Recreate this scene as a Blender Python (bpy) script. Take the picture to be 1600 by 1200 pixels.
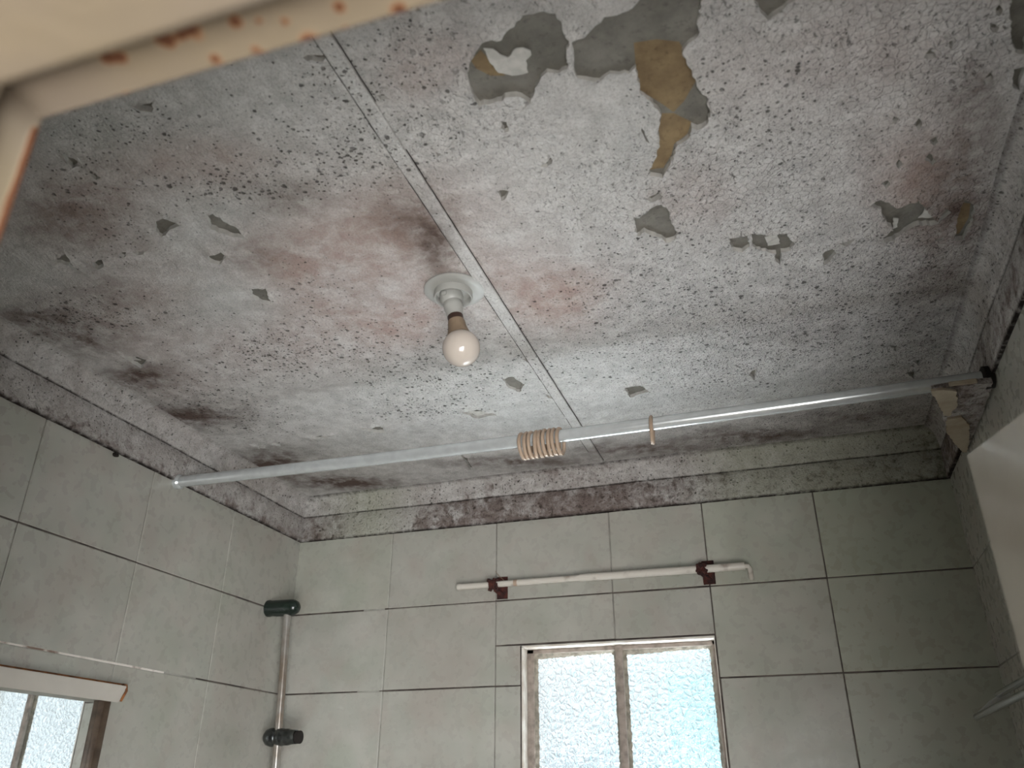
import bpy, bmesh, math, random
from mathutils import Vector, Matrix, noise
from mathutils.geometry import delaunay_2d_cdt
S = bpy.context.scene
C = S.collection
for o in list(bpy.data.objects): bpy.data.objects.remove(o)
random.seed(7)

# ---------------------------------------------------------------- camera, world, lights
EYE = 1.72                       # camera height above the floor
def Z(z): return z + EYE         # heights below are given from eye level
YAW, PITCH, ROLL = 0.3212868, 0.4656677, 0.00038
camd = bpy.data.cameras.new('camera'); cam = bpy.data.objects.new('camera', camd); C.objects.link(cam)
f = Vector((-math.sin(YAW)*math.cos(PITCH), math.cos(YAW)*math.cos(PITCH), math.sin(PITCH)))
rt = Vector((math.cos(YAW), math.sin(YAW), 0)); up = rt.cross(f)
R_ = rt*math.cos(ROLL)+up*math.sin(ROLL); U_ = -rt*math.sin(ROLL)+up*math.cos(ROLL)
M = Matrix((R_, U_, -f)).transposed().to_4x4(); M.translation = (1.4583825, -2.2279442, EYE)
cam.matrix_world = M
camd.sensor_width = 36; camd.lens = 36*1277.352/1600; camd.clip_start = .01
camd.dof.use_dof = True; camd.dof.focus_distance = 2.0; camd.dof.aperture_fstop = 5.6
S.camera = cam
S.view_settings.view_transform = 'Standard'; S.view_settings.look = 'None'
S.view_settings.gamma = 1; S.view_settings.use_curve_mapping = False
S.view_settings.exposure = .76
w = bpy.data.worlds.new('World'); S.world = w; w.use_nodes = True
bg = w.node_tree.nodes['Background']; bg.inputs[0].default_value = (.90, .95, 1, 1); bg.inputs[1].default_value = .66
def area(name, loc, target, sx, sy, power, col):
    l = bpy.data.lights.new(name, 'AREA'); l.shape = 'RECTANGLE'; l.size = sx; l.size_y = sy; l.energy = power; l.color = col
    o = bpy.data.objects.new(name, l); C.objects.link(o); o.location = loc
    o.rotation_euler = (Vector(target)-Vector(loc)).to_track_quat('-Z', 'Y').to_euler(); return o
area('daylight_outside_window', (1.0, .95, Z(-.95)), (1.0, -.3, Z(.35)), 1.5, 1.0, 150, (.92, .97, 1))
area('hall_fill', (1.45, -5.4, Z(-.45)), (1.3, -2.0, Z(-.2)), 2.0, 2.2, 20, (.93, .97, 1))  # unseen fill light added far down the hall behind the camera
area('low_hall_fill', (2.15, -3.5, .35), (1.2, -1.3, 2.4), 1.7, 1.2, 82, (1, .98, .96))  # unseen low fill light, added to lift the front of the ceiling
area('hall_fill_right', (3.2, -4.5, Z(-.5)), (1.4, -2.0, Z(-.2)), 1.8, 2.0, 170, (.93, .97, 1))  # unseen side fill light, added to reach the left and back walls

CEILING_MARKS = {
  'holes': [[[1151,-1491],[1160,-1511],[1176,-1528],[1188,-1538],[1213,-1533],[1229,-1548],[1250,-1560],[1269,-1560],[1289,-1551],[1293,-1537],[1291,-1517],[1294,-1504],[1286,-1487],[1281,-1463],[1268,-1458],[1254,-1466],[1240,-1454],[1228,-1438],[1217,-1423],[1209,-1436],[1194,-1443],[1174,-1440],[1149,-1440],[1146,-1457]],[[1297,-1501],[1314,-1503],[1332,-1517],[1345,-1526],[1368,-1525],[1386,-1532],[1398,-1544],[1464,-1522],[1462,-1504],[1455,-1486],[1452,-1461],[1434,-1449],[1429,-1436],[1435,-1416],[1441,-1387],[1443,-1370],[1452,-1356],[1452,-1326],[1445,-1303],[1432,-1298],[1424,-1306],[1418,-1285],[1398,-1273],[1390,-1247],[1375,-1227],[1367,-1209],[1350,-1220],[1350,-1235],[1364,-1255],[1376,-1294],[1378,-1316],[1386,-1342],[1379,-1368],[1365,-1389],[1368,-1423],[1368,-1436],[1357,-1427],[1333,-1436],[1317,-1428],[1298,-1438],[1289,-1442],[1290,-1464],[1295,-1481]],[[1306,-1130],[1315,-1121],[1340,-1142],[1355,-1148],[1363,-1128],[1363,-1093],[1370,-1060],[1361,-1044],[1347,-1042],[1331,-1066],[1316,-1084],[1301,-1073]],[[1334,-1166],[1355,-1181],[1359,-1169],[1341,-1156]],[[1110,-1263],[1125,-1249],[1110,-1236]],[[1192,-1293],[1214,-1310],[1215,-1303],[1203,-1289]],[[1355,-1328],[1358,-1319],[1361,-1292],[1357,-1298]],[[1166,-1404],[1174,-1399],[1171,-1380],[1164,-1379]],[[1450,-1016],[1482,-1019],[1483,-980],[1470,-970],[1455,-980]],[[1489,-1022],[1516,-1003],[1547,-998],[1558,-965],[1551,-948],[1535,-948],[1532,-908],[1526,-920],[1527,-946],[1503,-959],[1489,-979]],[[1605,-920],[1621,-930],[1629,-912],[1621,-899],[1608,-883]],[[1630,-946],[1660,-951],[1647,-931]],[[1676,-1036],[1693,-1043],[1719,-1017],[1752,-1026],[1764,-998],[1788,-955],[1799,-986],[1806,-975],[1789,-950],[1753,-957],[1730,-932],[1708,-920],[1704,-936],[1719,-952],[1701,-993],[1697,-1016]],[[1822,-1000],[1840,-981],[1844,-936],[1836,-887],[1821,-888],[1819,-944]],[[1727,-1336],[1733,-1350],[1747,-1327]],[[1756,-1350],[1760,-1352],[1761,-1338],[1758,-1340]],[[1523,-1488],[1529,-1474],[1538,-1458],[1557,-1469],[1572,-1481],[1525,-1501]],[[1807,-1267],[1815,-1286],[1820,-1266],[1812,-1261]],[[1780,-1293],[1786,-1289],[1784,-1278]],[[1695,-1218],[1699,-1236],[1706,-1229],[1701,-1219]],[[1728,-1210],[1733,-1220],[1739,-1206],[1734,-1195]],[[1753,-1168],[1762,-1178],[1765,-1160],[1761,-1151]],[[1751,-1122],[1756,-1135],[1767,-1117],[1763,-1107]],[[1709,-1130],[1713,-1138],[1719,-1127],[1715,-1115]],[[1692,-1086],[1700,-1093],[1706,-1080],[1700,-1070]],[[1448,-484],[1467,-507],[1457,-447]],[[1741,-523],[1767,-507],[1759,-492]],[[1797,-429],[1819,-431],[1812,-401]],[[1787,-372],[1812,-372],[1808,-339]],[[1786,-897],[1804,-905],[1803,-892]],[[1816,-1405],[1839,-1397],[1851,-1300],[1839,-1307],[1827,-1343]],[[1842,-1279],[1854,-1279],[1858,-1233],[1849,-1241]],[[1801,-1359],[1805,-1364],[1812,-1357],[1811,-1349],[1805,-1352]],[[1802,-1391],[1805,-1395],[1810,-1388],[1809,-1376],[1804,-1380]],[[519,-1550],[529,-1535],[524,-1515],[508,-1516]],[[522,-1496],[535,-1498],[536,-1486],[522,-1483]],[[540,-1369],[560,-1373],[575,-1348],[549,-1343],[521,-1329],[524,-1347]],[[630,-1357],[645,-1356],[655,-1322],[660,-1306],[654,-1280],[636,-1296],[619,-1325]],[[564,-1260],[592,-1261],[595,-1247],[565,-1229],[555,-1243]],[[286,-1332],[325,-1343],[309,-1306],[314,-1274],[298,-1289],[303,-1313]],[[354,-1309],[373,-1308],[362,-1291],[345,-1288]],[[412,-1311],[433,-1314],[415,-1300]],[[442,-1308],[471,-1306],[444,-1298]],[[574,-1143],[600,-1134],[576,-1082],[565,-1092],[558,-1119]],[[143,-1013],[161,-1000],[189,-972],[149,-945],[147,-973]],[[957,-1590],[991,-1587],[980,-1577],[961,-1585]],[[688,-1592],[721,-1589],[706,-1575],[694,-1584]],[[1019,-1506],[1031,-1502],[1035,-1489],[1022,-1493]],[[1115,-1262],[1129,-1254],[1115,-1237]],[[1053,-1376],[1060,-1368],[1054,-1365]],[[750,-495],[789,-496],[828,-449],[770,-445]],[[452,-484],[515,-479],[510,-440],[488,-443]],[[286,-471],[371,-466],[318,-449]],[[121,-471],[148,-450],[123,-444]],[[172,-471],[207,-471],[192,-440],[171,-455]],[[644,-261],[649,-254],[644,-184],[631,-98],[624,-106],[634,-187]],[[906,-639],[929,-638],[945,-591],[921,-556],[904,-587]],[[977,-713],[1006,-713],[988,-678]],[[1163,-501],[1202,-506],[1217,-465],[1167,-444]],[[974,-531],[996,-494],[978,-500]]],
  'tan': [[[1372,-1471],[1401,-1467],[1428,-1454],[1433,-1435],[1443,-1386],[1420,-1350],[1403,-1334],[1389,-1356],[1365,-1390],[1367,-1431]],[[1387,-1337],[1403,-1332],[1425,-1307],[1416,-1285],[1394,-1269],[1387,-1248],[1371,-1223],[1346,-1226],[1361,-1256],[1375,-1299]],[[1162,-1510],[1180,-1523],[1188,-1498],[1197,-1472],[1178,-1478],[1164,-1496]],[[1815,-990],[1836,-978],[1839,-938],[1830,-894],[1817,-898]]],
  'flap': [[[1186,-1528],[1197,-1521],[1203,-1510],[1211,-1502],[1226,-1514],[1235,-1513],[1243,-1505],[1242,-1498],[1232,-1491],[1229,-1471],[1207,-1472],[1191,-1483],[1186,-1502]],[[1288,-1495],[1296,-1497],[1295,-1481],[1290,-1468],[1282,-1470]],[[1768,-1005],[1788,-1015],[1800,-1005],[1799,-982],[1777,-963],[1757,-969]],[[1717,-987],[1725,-983],[1726,-955],[1719,-950]],[[1510,-996],[1531,-998],[1535,-968],[1514,-968]],[[854,-1526],[869,-1526],[866,-1513],[860,-1502],[849,-1507]],[[149,-1000],[169,-989],[167,-966],[145,-977]],[[756,-487],[793,-483],[809,-457],[774,-456]]],
  'pink': [[914,-1217,156,51,-58,122,0.8],[732,-1113,126,41,-69,123,0.6],[1100,-957,128,43,-37,127,0.75],[750,-934,150,50,-55,112,0.65],[445,-1428,110,37,-81,86,0.75],[718,-1458,139,46,-42,57,0.55],[420,-1228,91,30,-70,83,0.5],[206,-1142,148,50,-80,86,0.5],[912,-983,131,43,-57,139,0.3],[1403,-1143,69,22,-11,84,0.4],[1653,-1369,95,32,5,107,0.25],[1810,-974,90,30,33,252,0.55],[1732,-1083,67,22,9,104,0.4],[686,-1215,98,33,-45,71,0.6],[1076,-1516,49,16,-24,52,0.45],[361,-978,235,78,-55,74,0.35],[1101,-870,85,28,-28,99,0.4],[1517,-1370,98,33,-6,98,0.2],[160,-851,129,42,-70,87,0.4],[1141,-1539,48,16,-16,39,0.3],[529,-893,159,53,-83,136,0.3]],
  'brown': [[959,-1154,30,9,-25,57,1.0],[950,-1242,71,24,-34,73,0.5],[784,-1349,59,20,-27,43,0.4],[412,-1421,91,31,-70,72,0.5],[95,-1178,86,28,-53,50,1.0],[121,-1087,78,26,-47,50,1.0],[112,-902,85,28,-47,55,0.9],[101,-680,124,41,-57,76,0.9],[97,-325,124,41,-67,103,1.0],[643,-1229,65,21,-35,52,0.35],[308,-1220,70,24,-51,57,0.3],[212,-114,169,57,-35,64,1.0],[758,-122,211,70,-17,49,0.8],[1128,-103,203,68,-11,58,0.7],[1439,-105,196,65,-4,65,0.8],[1710,-146,185,62,3,69,0.6],[1817,-839,65,21,23,189,0.35],[1823,-1141,36,12,22,144,0.4],[1794,-1277,33,10,11,76,0.4],[1803,-557,76,25,23,224,0.25],[1783,-1111,47,15,10,81,0.3],[1626,-616,152,51,1,73,0.25],[1810,-974,45,15,13,97,0.5],[1746,-289,101,33,8,117,0.25]],
  'green': [[869,-1485,220,73,-94,150,0.6],[593,-1342,257,85,-112,145,0.4],[774,-648,285,95,-85,206,0.5],[1288,-578,340,113,-42,278,0.4],[423,-1121,240,80,-65,84,0.5],[586,-1552,81,27,-63,68,0.6],[1346,-1286,108,36,-34,182,0.3]],
  'spots': [[929,-1424,100,33,-49,90,1.0],[676,-1550,79,27,-27,33,0.8],[476,-910,146,48,-60,92,1.0],[249,-1153,134,44,-56,61,1.0],[144,-1162,74,25,-51,51,1.0],[685,-1415,106,36,-29,40,0.8],[659,-536,137,46,-23,51,0.9],[675,-1109,70,23,-49,81,0.6],[753,-1392,86,29,-37,55,0.5],[1098,-1564,55,18,-17,38,0.9],[1513,-1310,145,48,-9,152,0.45],[1276,-910,232,77,-46,250,0.35],[1563,-691,272,90,-5,339,0.5],[803,-638,214,71,-67,169,0.4],[962,-1554,82,27,-23,40,0.5],[1744,-682,96,32,18,229,0.45],[129,-789,177,59,-101,127,0.8],[217,-599,142,47,-75,111,0.6],[468,-1366,83,28,-82,93,0.5],[1292,-609,336,112,-35,233,0.3],[715,-800,215,71,-70,145,0.6],[499,-1523,56,18,-72,72,0.6],[1099,-1435,51,17,-30,72,0.5]],
  'light': [[1202,-506,285,95,-33,180,0.5],[1178,-1184,120,40,-63,220,0.5],[1346,-1286,54,18,-34,182,0.5],[940,-986,71,24,-35,90,0.9],[731,-1158,67,22,-44,76,0.3],[856,-1095,67,23,-29,60,0.6],[1506,-1189,84,28,-9,147,0.4],[1558,-387,286,94,-2,149,0.3],[796,-490,182,60,-42,113,0.5],[549,-1320,74,25,-37,47,0.5],[854,-1542,102,34,-44,64,0.2]],
}
# ---------------------------------------------------------------- helpers
def srgb(r, g, b):
    return tuple(((c/255)/12.92 if c/255 <= .04045 else (((c/255)+.055)/1.055)**2.4) for c in (r, g, b)) + (1,)
class Mat:
    def __init__(s, name, rough=.6, metal=0, spec=.5):
        s.m = bpy.data.materials.new(name); s.m.use_nodes = True; s.t = s.m.node_tree; s.n = s.t.nodes; s.l = s.t.links
        s.p = s.n['Principled BSDF']; s.p.inputs['Roughness'].default_value = rough; s.p.inputs['Metallic'].default_value = metal
        s.p.inputs['Specular IOR Level'].default_value = spec
        s.co = s.n.new('ShaderNodeTexCoord').outputs['Object']
    def put(s, sock, v):
        if isinstance(v, bpy.types.NodeSocket): s.l.new(v, sock)
        else: sock.default_value = v
    def map(s, scale=(1, 1, 1), vec=None):
        n = s.n.new('ShaderNodeVectorMath'); n.operation = 'MULTIPLY'; s.l.new(vec or s.co, n.inputs[0]); n.inputs[1].default_value = scale; return n.outputs[0]
    def noise(s, scale, detail=4, rough=.5, vec=None, dist=0, col=False):
        n = s.n.new('ShaderNodeTexNoise'); n.inputs['Scale'].default_value = scale; n.inputs['Detail'].default_value = detail
        n.inputs['Roughness'].default_value = rough; n.inputs['Distortion'].default_value = dist; s.l.new(vec or s.co, n.inputs['Vector'])
        return n.outputs['Color' if col else 'Fac']
    def voro(s, scale, feature='F1', vec=None, rand=1):
        n = s.n.new('ShaderNodeTexVoronoi'); n.feature = feature; n.inputs['Scale'].default_value = scale; n.inputs['Randomness'].default_value = rand
        s.l.new(vec or s.co, n.inputs['Vector']); return n.outputs
    def math(s, op, a, b=0.0, clamp=False):
        n = s.n.new('ShaderNodeMath'); n.operation = op; n.use_clamp = clamp; s.put(n.inputs[0], a); s.put(n.inputs[1], b); return n.outputs[0]
    def ramp(s, v, a, b, lo=0.0, hi=1.0):
        n = s.n.new('ShaderNodeMapRange'); n.interpolation_type = 'SMOOTHSTEP'
        for k, x in zip(('Value', 'From Min', 'From Max', 'To Min', 'To Max'), (v, a, b, lo, hi)): s.put(n.inputs[k], x)
        return n.outputs[0]
    def mix(s, f, a, b):
        n = s.n.new('ShaderNodeMix'); n.data_type = 'RGBA'; s.put(n.inputs[0], f); s.put(n.inputs[6], a); s.put(n.inputs[7], b); return n.outputs[2]
    def attr(s, name):
        n = s.n.new('ShaderNodeAttribute'); n.attribute_name = name; return n.outputs['Fac']
    def vadd(s, a, b, k):
        q = s.n.new('ShaderNodeVectorMath'); q.operation = 'SUBTRACT'; s.put(q.inputs[0], b); q.inputs[1].default_value = (.5, .5, .5)
        m = s.n.new('ShaderNodeVectorMath'); m.operation = 'SCALE'; s.l.new(q.outputs[0], m.inputs[0]); m.inputs['Scale'].default_value = k
        n = s.n.new('ShaderNodeVectorMath'); n.operation = 'ADD'; s.put(n.inputs[0], a); s.l.new(m.outputs[0], n.inputs[1]); return n.outputs[0]
    def base(s, v): s.put(s.p.inputs['Base Color'], v)
    def rough(s, v): s.put(s.p.inputs['Roughness'], v)
    def bump(s, h, dist, strength=1.0, normal=None):
        n = s.n.new('ShaderNodeBump'); n.inputs['Distance'].default_value = dist; n.inputs['Strength'].default_value = strength; s.l.new(h, n.inputs['Height'])
        if normal: s.l.new(normal, n.inputs['Normal'])
        s.l.new(n.outputs[0], s.p.inputs['Normal']); return n.outputs[0]

def plain(name, c, rough=.5, metal=0, var=.12, scale=30, c2=None, thr=None, spec=.5, bump=0):
    m = Mat(name, rough, metal, spec); n = m.noise(scale, 4)
    c2 = c2 or tuple(x*(1-var*2) for x in c[:3])+(1,)
    m.base(m.mix(m.ramp(n, *(thr or (.3, .7))), c, c2))
    if bump: m.bump(m.noise(scale*3, 4), bump)
    return m.m

def link(name, me, mats, parent=None, smooth=False):
    for m in (mats if isinstance(mats, (list, tuple)) else [mats]): me.materials.append(m)
    o = bpy.data.objects.new(name, me); C.objects.link(o)
    if smooth:
        for p in me.polygons: p.use_smooth = True
        try: me.set_sharp_from_angle(angle=math.radians(40))
        except Exception: pass
    if parent: o.parent = parent; o.matrix_parent_inverse = Matrix.Translation(-Vector(parent.location))
    return o
def bm_obj(name, bm, mats, parent=None, smooth=True):
    bmesh.ops.recalc_face_normals(bm, faces=bm.faces)
    me = bpy.data.meshes.new(name); bm.to_mesh(me); bm.free(); return link(name, me, mats, parent, smooth)
def box(bm, lo, hi, bevel=0, mi=0, rot=None, seg=2):
    r = bmesh.ops.create_cube(bm, size=1); vs = r['verts']
    c = [(a+b)/2 for a, b in zip(lo, hi)]; d = [abs(b-a) for a, b in zip(lo, hi)]
    for v in vs: v.co = Vector((v.co.x*d[0], v.co.y*d[1], v.co.z*d[2]))
    if rot:
        for v in vs: v.co = rot @ v.co
    for v in vs: v.co += Vector(c)
    fs = {f for v in vs for f in v.link_faces}
    for f_ in fs: f_.material_index = mi
    if bevel:
        bmesh.ops.bevel(bm, geom=list({e for v in vs for e in v.link_edges}), offset=bevel, segments=seg, affect='EDGES', profile=.5)
def lathe(bm, prof, origin, axis=(0, 0, 1), seg=48, mi=0, cap=True):
    """prof: list of (radius, height along axis)"""
    q = Vector((0, 0, 1)).rotation_difference(Vector(axis).normalized()); o = Vector(origin); rings = []
    for r, h in prof:
        if r < 1e-6: rings.append([bm.verts.new(o + q @ Vector((0, 0, h)))])
        else: rings.append([bm.verts.new(o + q @ Vector((r*math.cos(2*math.pi*k/seg), r*math.sin(2*math.pi*k/seg), h))) for k in range(seg)])
    for a, b in zip(rings, rings[1:]):
        for k in range(seg):
            vs = [a[k % len(a)], a[(k+1) % len(a)], b[(k+1) % len(b)], b[k % len(b)]]
            vs = list(dict.fromkeys(vs))
            if len(vs) > 2:
                try: bm.faces.new(vs).material_index = mi
                except ValueError: pass
    if cap:
        for r in (rings[0], rings[-1]):
            if len(r) > 2: bm.faces.new(r).material_index = mi
def tube(bm, pts, r, seg=16, mi=0, caps=True):
    pts = [Vector(p) for p in pts]; rings = []; n = None
    for i, p in enumerate(pts):
        t = (pts[min(i+1, len(pts)-1)]-pts[max(i-1, 0)]).normalized()
        if n is None: n = t.orthogonal().normalized()
        n = (n - t*n.dot(t)).normalized(); b = t.cross(n); rr = r[i] if isinstance(r, (list, tuple)) else r
        rings.append([bm.verts.new(p + (n*math.cos(2*math.pi*k/seg)+b*math.sin(2*math.pi*k/seg))*rr) for k in range(seg)])
    for a, b in zip(rings, rings[1:]):
        for k in range(seg): bm.faces.new((a[k], a[(k+1) % seg], b[(k+1) % seg], b[k])).material_index = mi
    if caps: bm.faces.new(rings[0]).material_index = mi; bm.faces.new(rings[-1]).material_index = mi
def struct(o): o['kind'] = 'structure'; return o
def thing(name, label, cat, loc, group=None):
    o = bpy.data.objects.new(name, None); C.objects.link(o); o.location = loc; o.empty_display_size = .05
    return tag(o, label, cat, group)
def tag(o, label, cat, group=None):
    o['label'] = label; o['category'] = cat
    if group: o['group'] = group
    return o
def origin_to(o, p):
    o.data.transform(Matrix.Translation(-Vector(p))); o.location = p
def jag(poly, step, amp, rnd, closed=True):
    """break the sides of an outline into short ragged steps"""
    out = []; n = len(poly)
    for i in range(n if closed else n-1):
        a = Vector(poly[i]); b = Vector(poly[(i+1) % n]); L = (b-a).length; k = max(1, int(L/step)); nv = Vector((-(b-a).y, (b-a).x))/max(L, 1e-6)
        for j in range(k):
            t = j/k; p = a.lerp(b, t)
            if j: p += nv*rnd.uniform(-amp, amp)*(1 if k > 1 else 0)
            out.append((p.x, p.y))
    return out
def inside(p, poly):
    x, y = p; c = False; j = len(poly)-1
    for i in range(len(poly)):
        if (poly[i][1] > y) != (poly[j][1] > y) and x < (poly[j][0]-poly[i][0])*(y-poly[i][1])/(poly[j][1]-poly[i][1])+poly[i][0]: c = not c
        j = i
    return c

# ---------------------------------------------------------------- materials
def mat_paint(cornice=False):
    """old white distemper: clouds of pink and brown staining, dark mould dots, fine pitting"""
    m = Mat('mouldy_cornice_paint' if cornice else 'mouldy_ceiling_paint', .9, 0, .15)
    warp = m.vadd(m.co, m.noise(9, 4, .6, col=True), .06)
    cl = m.noise(5, 6, .6, warp); cl2 = m.noise(26, 6, .65, warp); fine = m.noise(240, 4, .7)
    def field(name, gain=1.0):   # a stain field broken up by the noise clouds
        a = m.attr(name); n = m.math('ADD', m.math('MULTIPLY', cl, .55), m.math('MULTIPLY', cl2, .45))
        return m.math('MULTIPLY', a, m.ramp(n, .32, .66, .25, 1.35*gain), True)
    c = m.mix(m.ramp(cl2, .3, .72), srgb(212, 210, 207), srgb(182, 180, 177))
    c = m.mix(m.math('MULTIPLY', m.attr('light'), .5, True), c, srgb(214, 215, 213))
    c = m.mix(m.math('MULTIPLY', field('green'), .55), c, srgb(168, 173, 168))
    c = m.mix(m.math('MULTIPLY', field('pink'), .8), c, srgb(168, 142, 132))
    c = m.mix(field('brown', 1.1), c, srgb(96, 80, 73))
    # dots of mould
    spots = m.attr('spots')
    sv = m.vadd(m.co, m.noise(120, 2, .5, col=True), .006)
    mask = None
    for sc, k, off in ((42, .34, -.12), (70, .42, .02), (130, .46, .10), (300, .40, .08)):
        v = m.voro(sc, vec=sv); hsv = m.n.new('ShaderNodeSeparateColor'); m.l.new(v['Color'], hsv.inputs[0])
        thr = m.math('MULTIPLY', m.math('SUBTRACT', m.math('ADD', m.math('MULTIPLY', spots, .85), off+.12), hsv.outputs[0]), k*1.6, True)
        thr = m.math('MINIMUM', thr, k*.62)
        d = m.ramp(v['Distance'], m.math('MULTIPLY', thr, .6), m.math('ADD', thr, .02), 1, 0)
        d = m.math('MULTIPLY', d, m.ramp(thr, .02, .1))
        mask = d if mask is None else m.math('MAXIMUM', mask, d)
    mask = m.math('MULTIPLY', mask, m.ramp(cl2, .36, .55, .5, 1))
    c = m.mix(m.math('MULTIPLY', mask, .8), c, srgb(52, 50, 47))
    # short dark flecks where the skin has cracked
    fl = m.noise(1, 3, .6, m.map((170, 95, 100), warp)); flm = m.math('MULTIPLY', m.ramp(fl, .60, .68), m.attr('fleck'))
    c = m.mix(m.math('MULTIPLY', flm, .7), c, srgb(74, 70, 66))
    c = m.mix(m.ramp(fine, .42, .72, 0, .34), c, srgb(104, 101, 97))
    if cornice:
        c = m.mix(m.math('MULTIPLY', m.ramp(m.attr('green'), .45, 1.0), .42), c, srgb(160, 166, 138))
        mo = m.attr('mould'); bl = m.noise(16, 7, .7, warp); bl2 = m.noise(55, 5, .6, warp)
        k = m.ramp(m.math('ADD', m.math('MULTIPLY', bl, .6), m.math('MULTIPLY', bl2, .4)), m.math('SUBTRACT', .66, m.math('MULTIPLY', mo, .36)), m.math('SUBTRACT', .88, m.math('MULTIPLY', mo, .36)))
        c = m.mix(m.math('MULTIPLY', k, .85), c, m.mix(m.ramp(m.attr('green'), .5, .9), m.mix(cl, srgb(92, 78, 70), srgb(112, 96, 92)), srgb(92, 90, 74)))
        c = m.mix(m.math('MULTIPLY', m.ramp(bl2, .56, .68), m.math('MULTIPLY', mo, .7)), c, srgb(54, 50, 42))
        e = m.attr('seam'); c = m.mix(m.math('MULTIPLY', e, m.ramp(bl2, .3, .55, .35, 1)), c, srgb(40, 34, 31))
    m.base(c)
    h = m.math('ADD', m.math('MULTIPLY', m.noise(150, 5, .7, m.map((1.5, .8, 1))), 1.0), m.math('MULTIPLY', cl2, 2.0))
    h = m.math('SUBTRACT', h, m.math('MULTIPLY', m.math('MAXIMUM', mask, flm), 1.2))
    cr = m.voro(75, 'DISTANCE_TO_EDGE', vec=sv)['Distance']; h = m.math('ADD', h, m.math('MULTIPLY', m.ramp(cr, 0, .12), m.math('MULTIPLY', m.attr('fleck'), .5)))
    m.bump(h, .0036, 1.0)
    return m.m
M_PAINT = mat_paint(); M_CORN = mat_paint(True)
def mat_board(name, a, b):
    m = Mat(name, .95, 0, .1); n = m.noise(18, 6, .65); m.base(m.mix(m.ramp(m.noise(120, 3), .55, .8, 0, .5), m.mix(m.ramp(n, .3, .7), a, b), tuple(x*.4 for x in b[:3])+(1,)))
    m.bump(m.noise(220, 4, .6), .0008); return m.m
M_BOARD = mat_board('bare_grey_board', srgb(122, 119, 112), srgb(98, 96, 90))
M_TAN = mat_board('bare_tan_board', srgb(134, 116, 88), srgb(108, 92, 70))
M_EDGE = plain('paint_skin_edge', srgb(188, 186, 180), .9, bump=.001, scale=60)
M_GYP = plain('torn_plaster', srgb(176, 164, 145), .95, c2=srgb(158, 144, 124), scale=25, bump=.002)
def mat_tile():
    m = Mat('mottled_wall_tile', .16, 0, .5)
    v = m.vadd(m.co, m.noise(6, 2, .5, col=True), .05); a = m.noise(1, 4, .5, m.map((9, 9, 10), v)); b = m.noise(1, 3, .5, m.map((11, 11, 9), m.vadd(v, m.noise(4, 2, .5, col=True), .10)))
    c = m.mix(m.ramp(a, .28, .72), srgb(154, 154, 146), srgb(168, 165, 158))
    c = m.mix(m.ramp(b, .42, .75, 0, .5), c, srgb(156, 144, 137)); c = m.mix(m.ramp(m.noise(7, 4, .5, v), .48, .75, 0, .5), c, srgb(142, 147, 134))
    c = m.mix(m.ramp(m.noise(2.6, 3, .5, v), .35, .7, 0, .5), c, srgb(146, 139, 132))
    g = m.attr('green_cast'); c = m.mix(m.math('MULTIPLY', g, .38), c, srgb(148, 160, 128))  # green cast of reflected light, painted into the tile colour
    m.base(c); m.rough(m.ramp(m.noise(40, 4), .3, .7, .24, .36)); m.bump(m.noise(11, 3), .0008, .3); return m.m
M_TILE = mat_tile()
def grout(name, a, b, lo=.4, hi=.6): return plain(name, a, .9, c2=b, thr=(lo, hi), scale=14, bump=.0006)
G_DARK = grout('blackened_grout', srgb(48, 40, 36), srgb(84, 76, 70))
G_GREY = grout('grey_grout', srgb(128, 125, 118), srgb(108, 104, 98))
G_LIGHT = grout('pale_grout', srgb(150, 148, 140), srgb(126, 124, 116))
G_WHITE = grout('white_filler_in_joint', srgb(215, 208, 200), srgb(120, 100, 88), .5, .6)
M_PLASTER = plain('hall_plaster', srgb(150, 142, 128), .9, scale=6)
M_FLOOR = plain('floor_tile', srgb(196, 190, 180), .35, scale=12)
def mat_frame():
    m = Mat('cream_gloss_paint_with_rust', .38, 0, .4)
    n = m.noise(7, 3); c = m.mix(m.ramp(n, .35, .65), srgb(118, 106, 87), srgb(114, 103, 90))
    r = m.attr('rust'); q = m.math('ADD', m.noise(38, 5, .6), m.math('MULTIPLY', r, .5))
    c = m.mix(m.ramp(q, .74, .90, 0, .6), c, srgb(140, 98, 62)); c = m.mix(m.ramp(q, .84, 1.0), c, srgb(84, 50, 28))
    m.base(c); m.rough(m.ramp(q, .74, .9, .38, .9)); m.bump(q, .002, .4); return m.m
M_FRAME = mat_frame()
M_DOOR = Mat('cream_gloss_door_paint', .12, 0, .5); M_DOOR.base(M_DOOR.mix(M_DOOR.ramp(M_DOOR.noise(3, 3), .3, .7), srgb(192, 187, 172), srgb(184, 178, 164))); M_DOOR.bump(M_DOOR.noise(25, 3, .5), .002, .35); M_DOOR = M_DOOR.m
M_WHITE = plain('white_enamel', srgb(196, 198, 194), .35, scale=20, var=.06)
M_PLASTIC = plain('white_plastic', srgb(160, 160, 155), .45, scale=20, var=.05)
M_BROWN = plain('brown_bulb_base', srgb(120, 102, 82), .6, scale=40, c2=srgb(136, 118, 98))
M_DBROWN = plain('dark_brown_ring', srgb(62, 42, 34), .5, scale=40)
M_OPAL = Mat('opal_bulb_glass', .12, 0, .5); M_OPAL.base(srgb(190, 180, 170)); M_OPAL.p.inputs['Subsurface Weight'].default_value = .4; M_OPAL.p.inputs['Subsurface Radius'].default_value = (.02, .02, .02); M_OPAL.p.inputs['Subsurface Scale'].default_value = 1; M_OPAL = M_OPAL.m
M_ALU = plain('satin_aluminium', srgb(206, 210, 210), .2, .45, var=.06, scale=50)
M_RING = plain('beige_plastic_ring', srgb(168, 146, 126), .4, scale=40)
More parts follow.
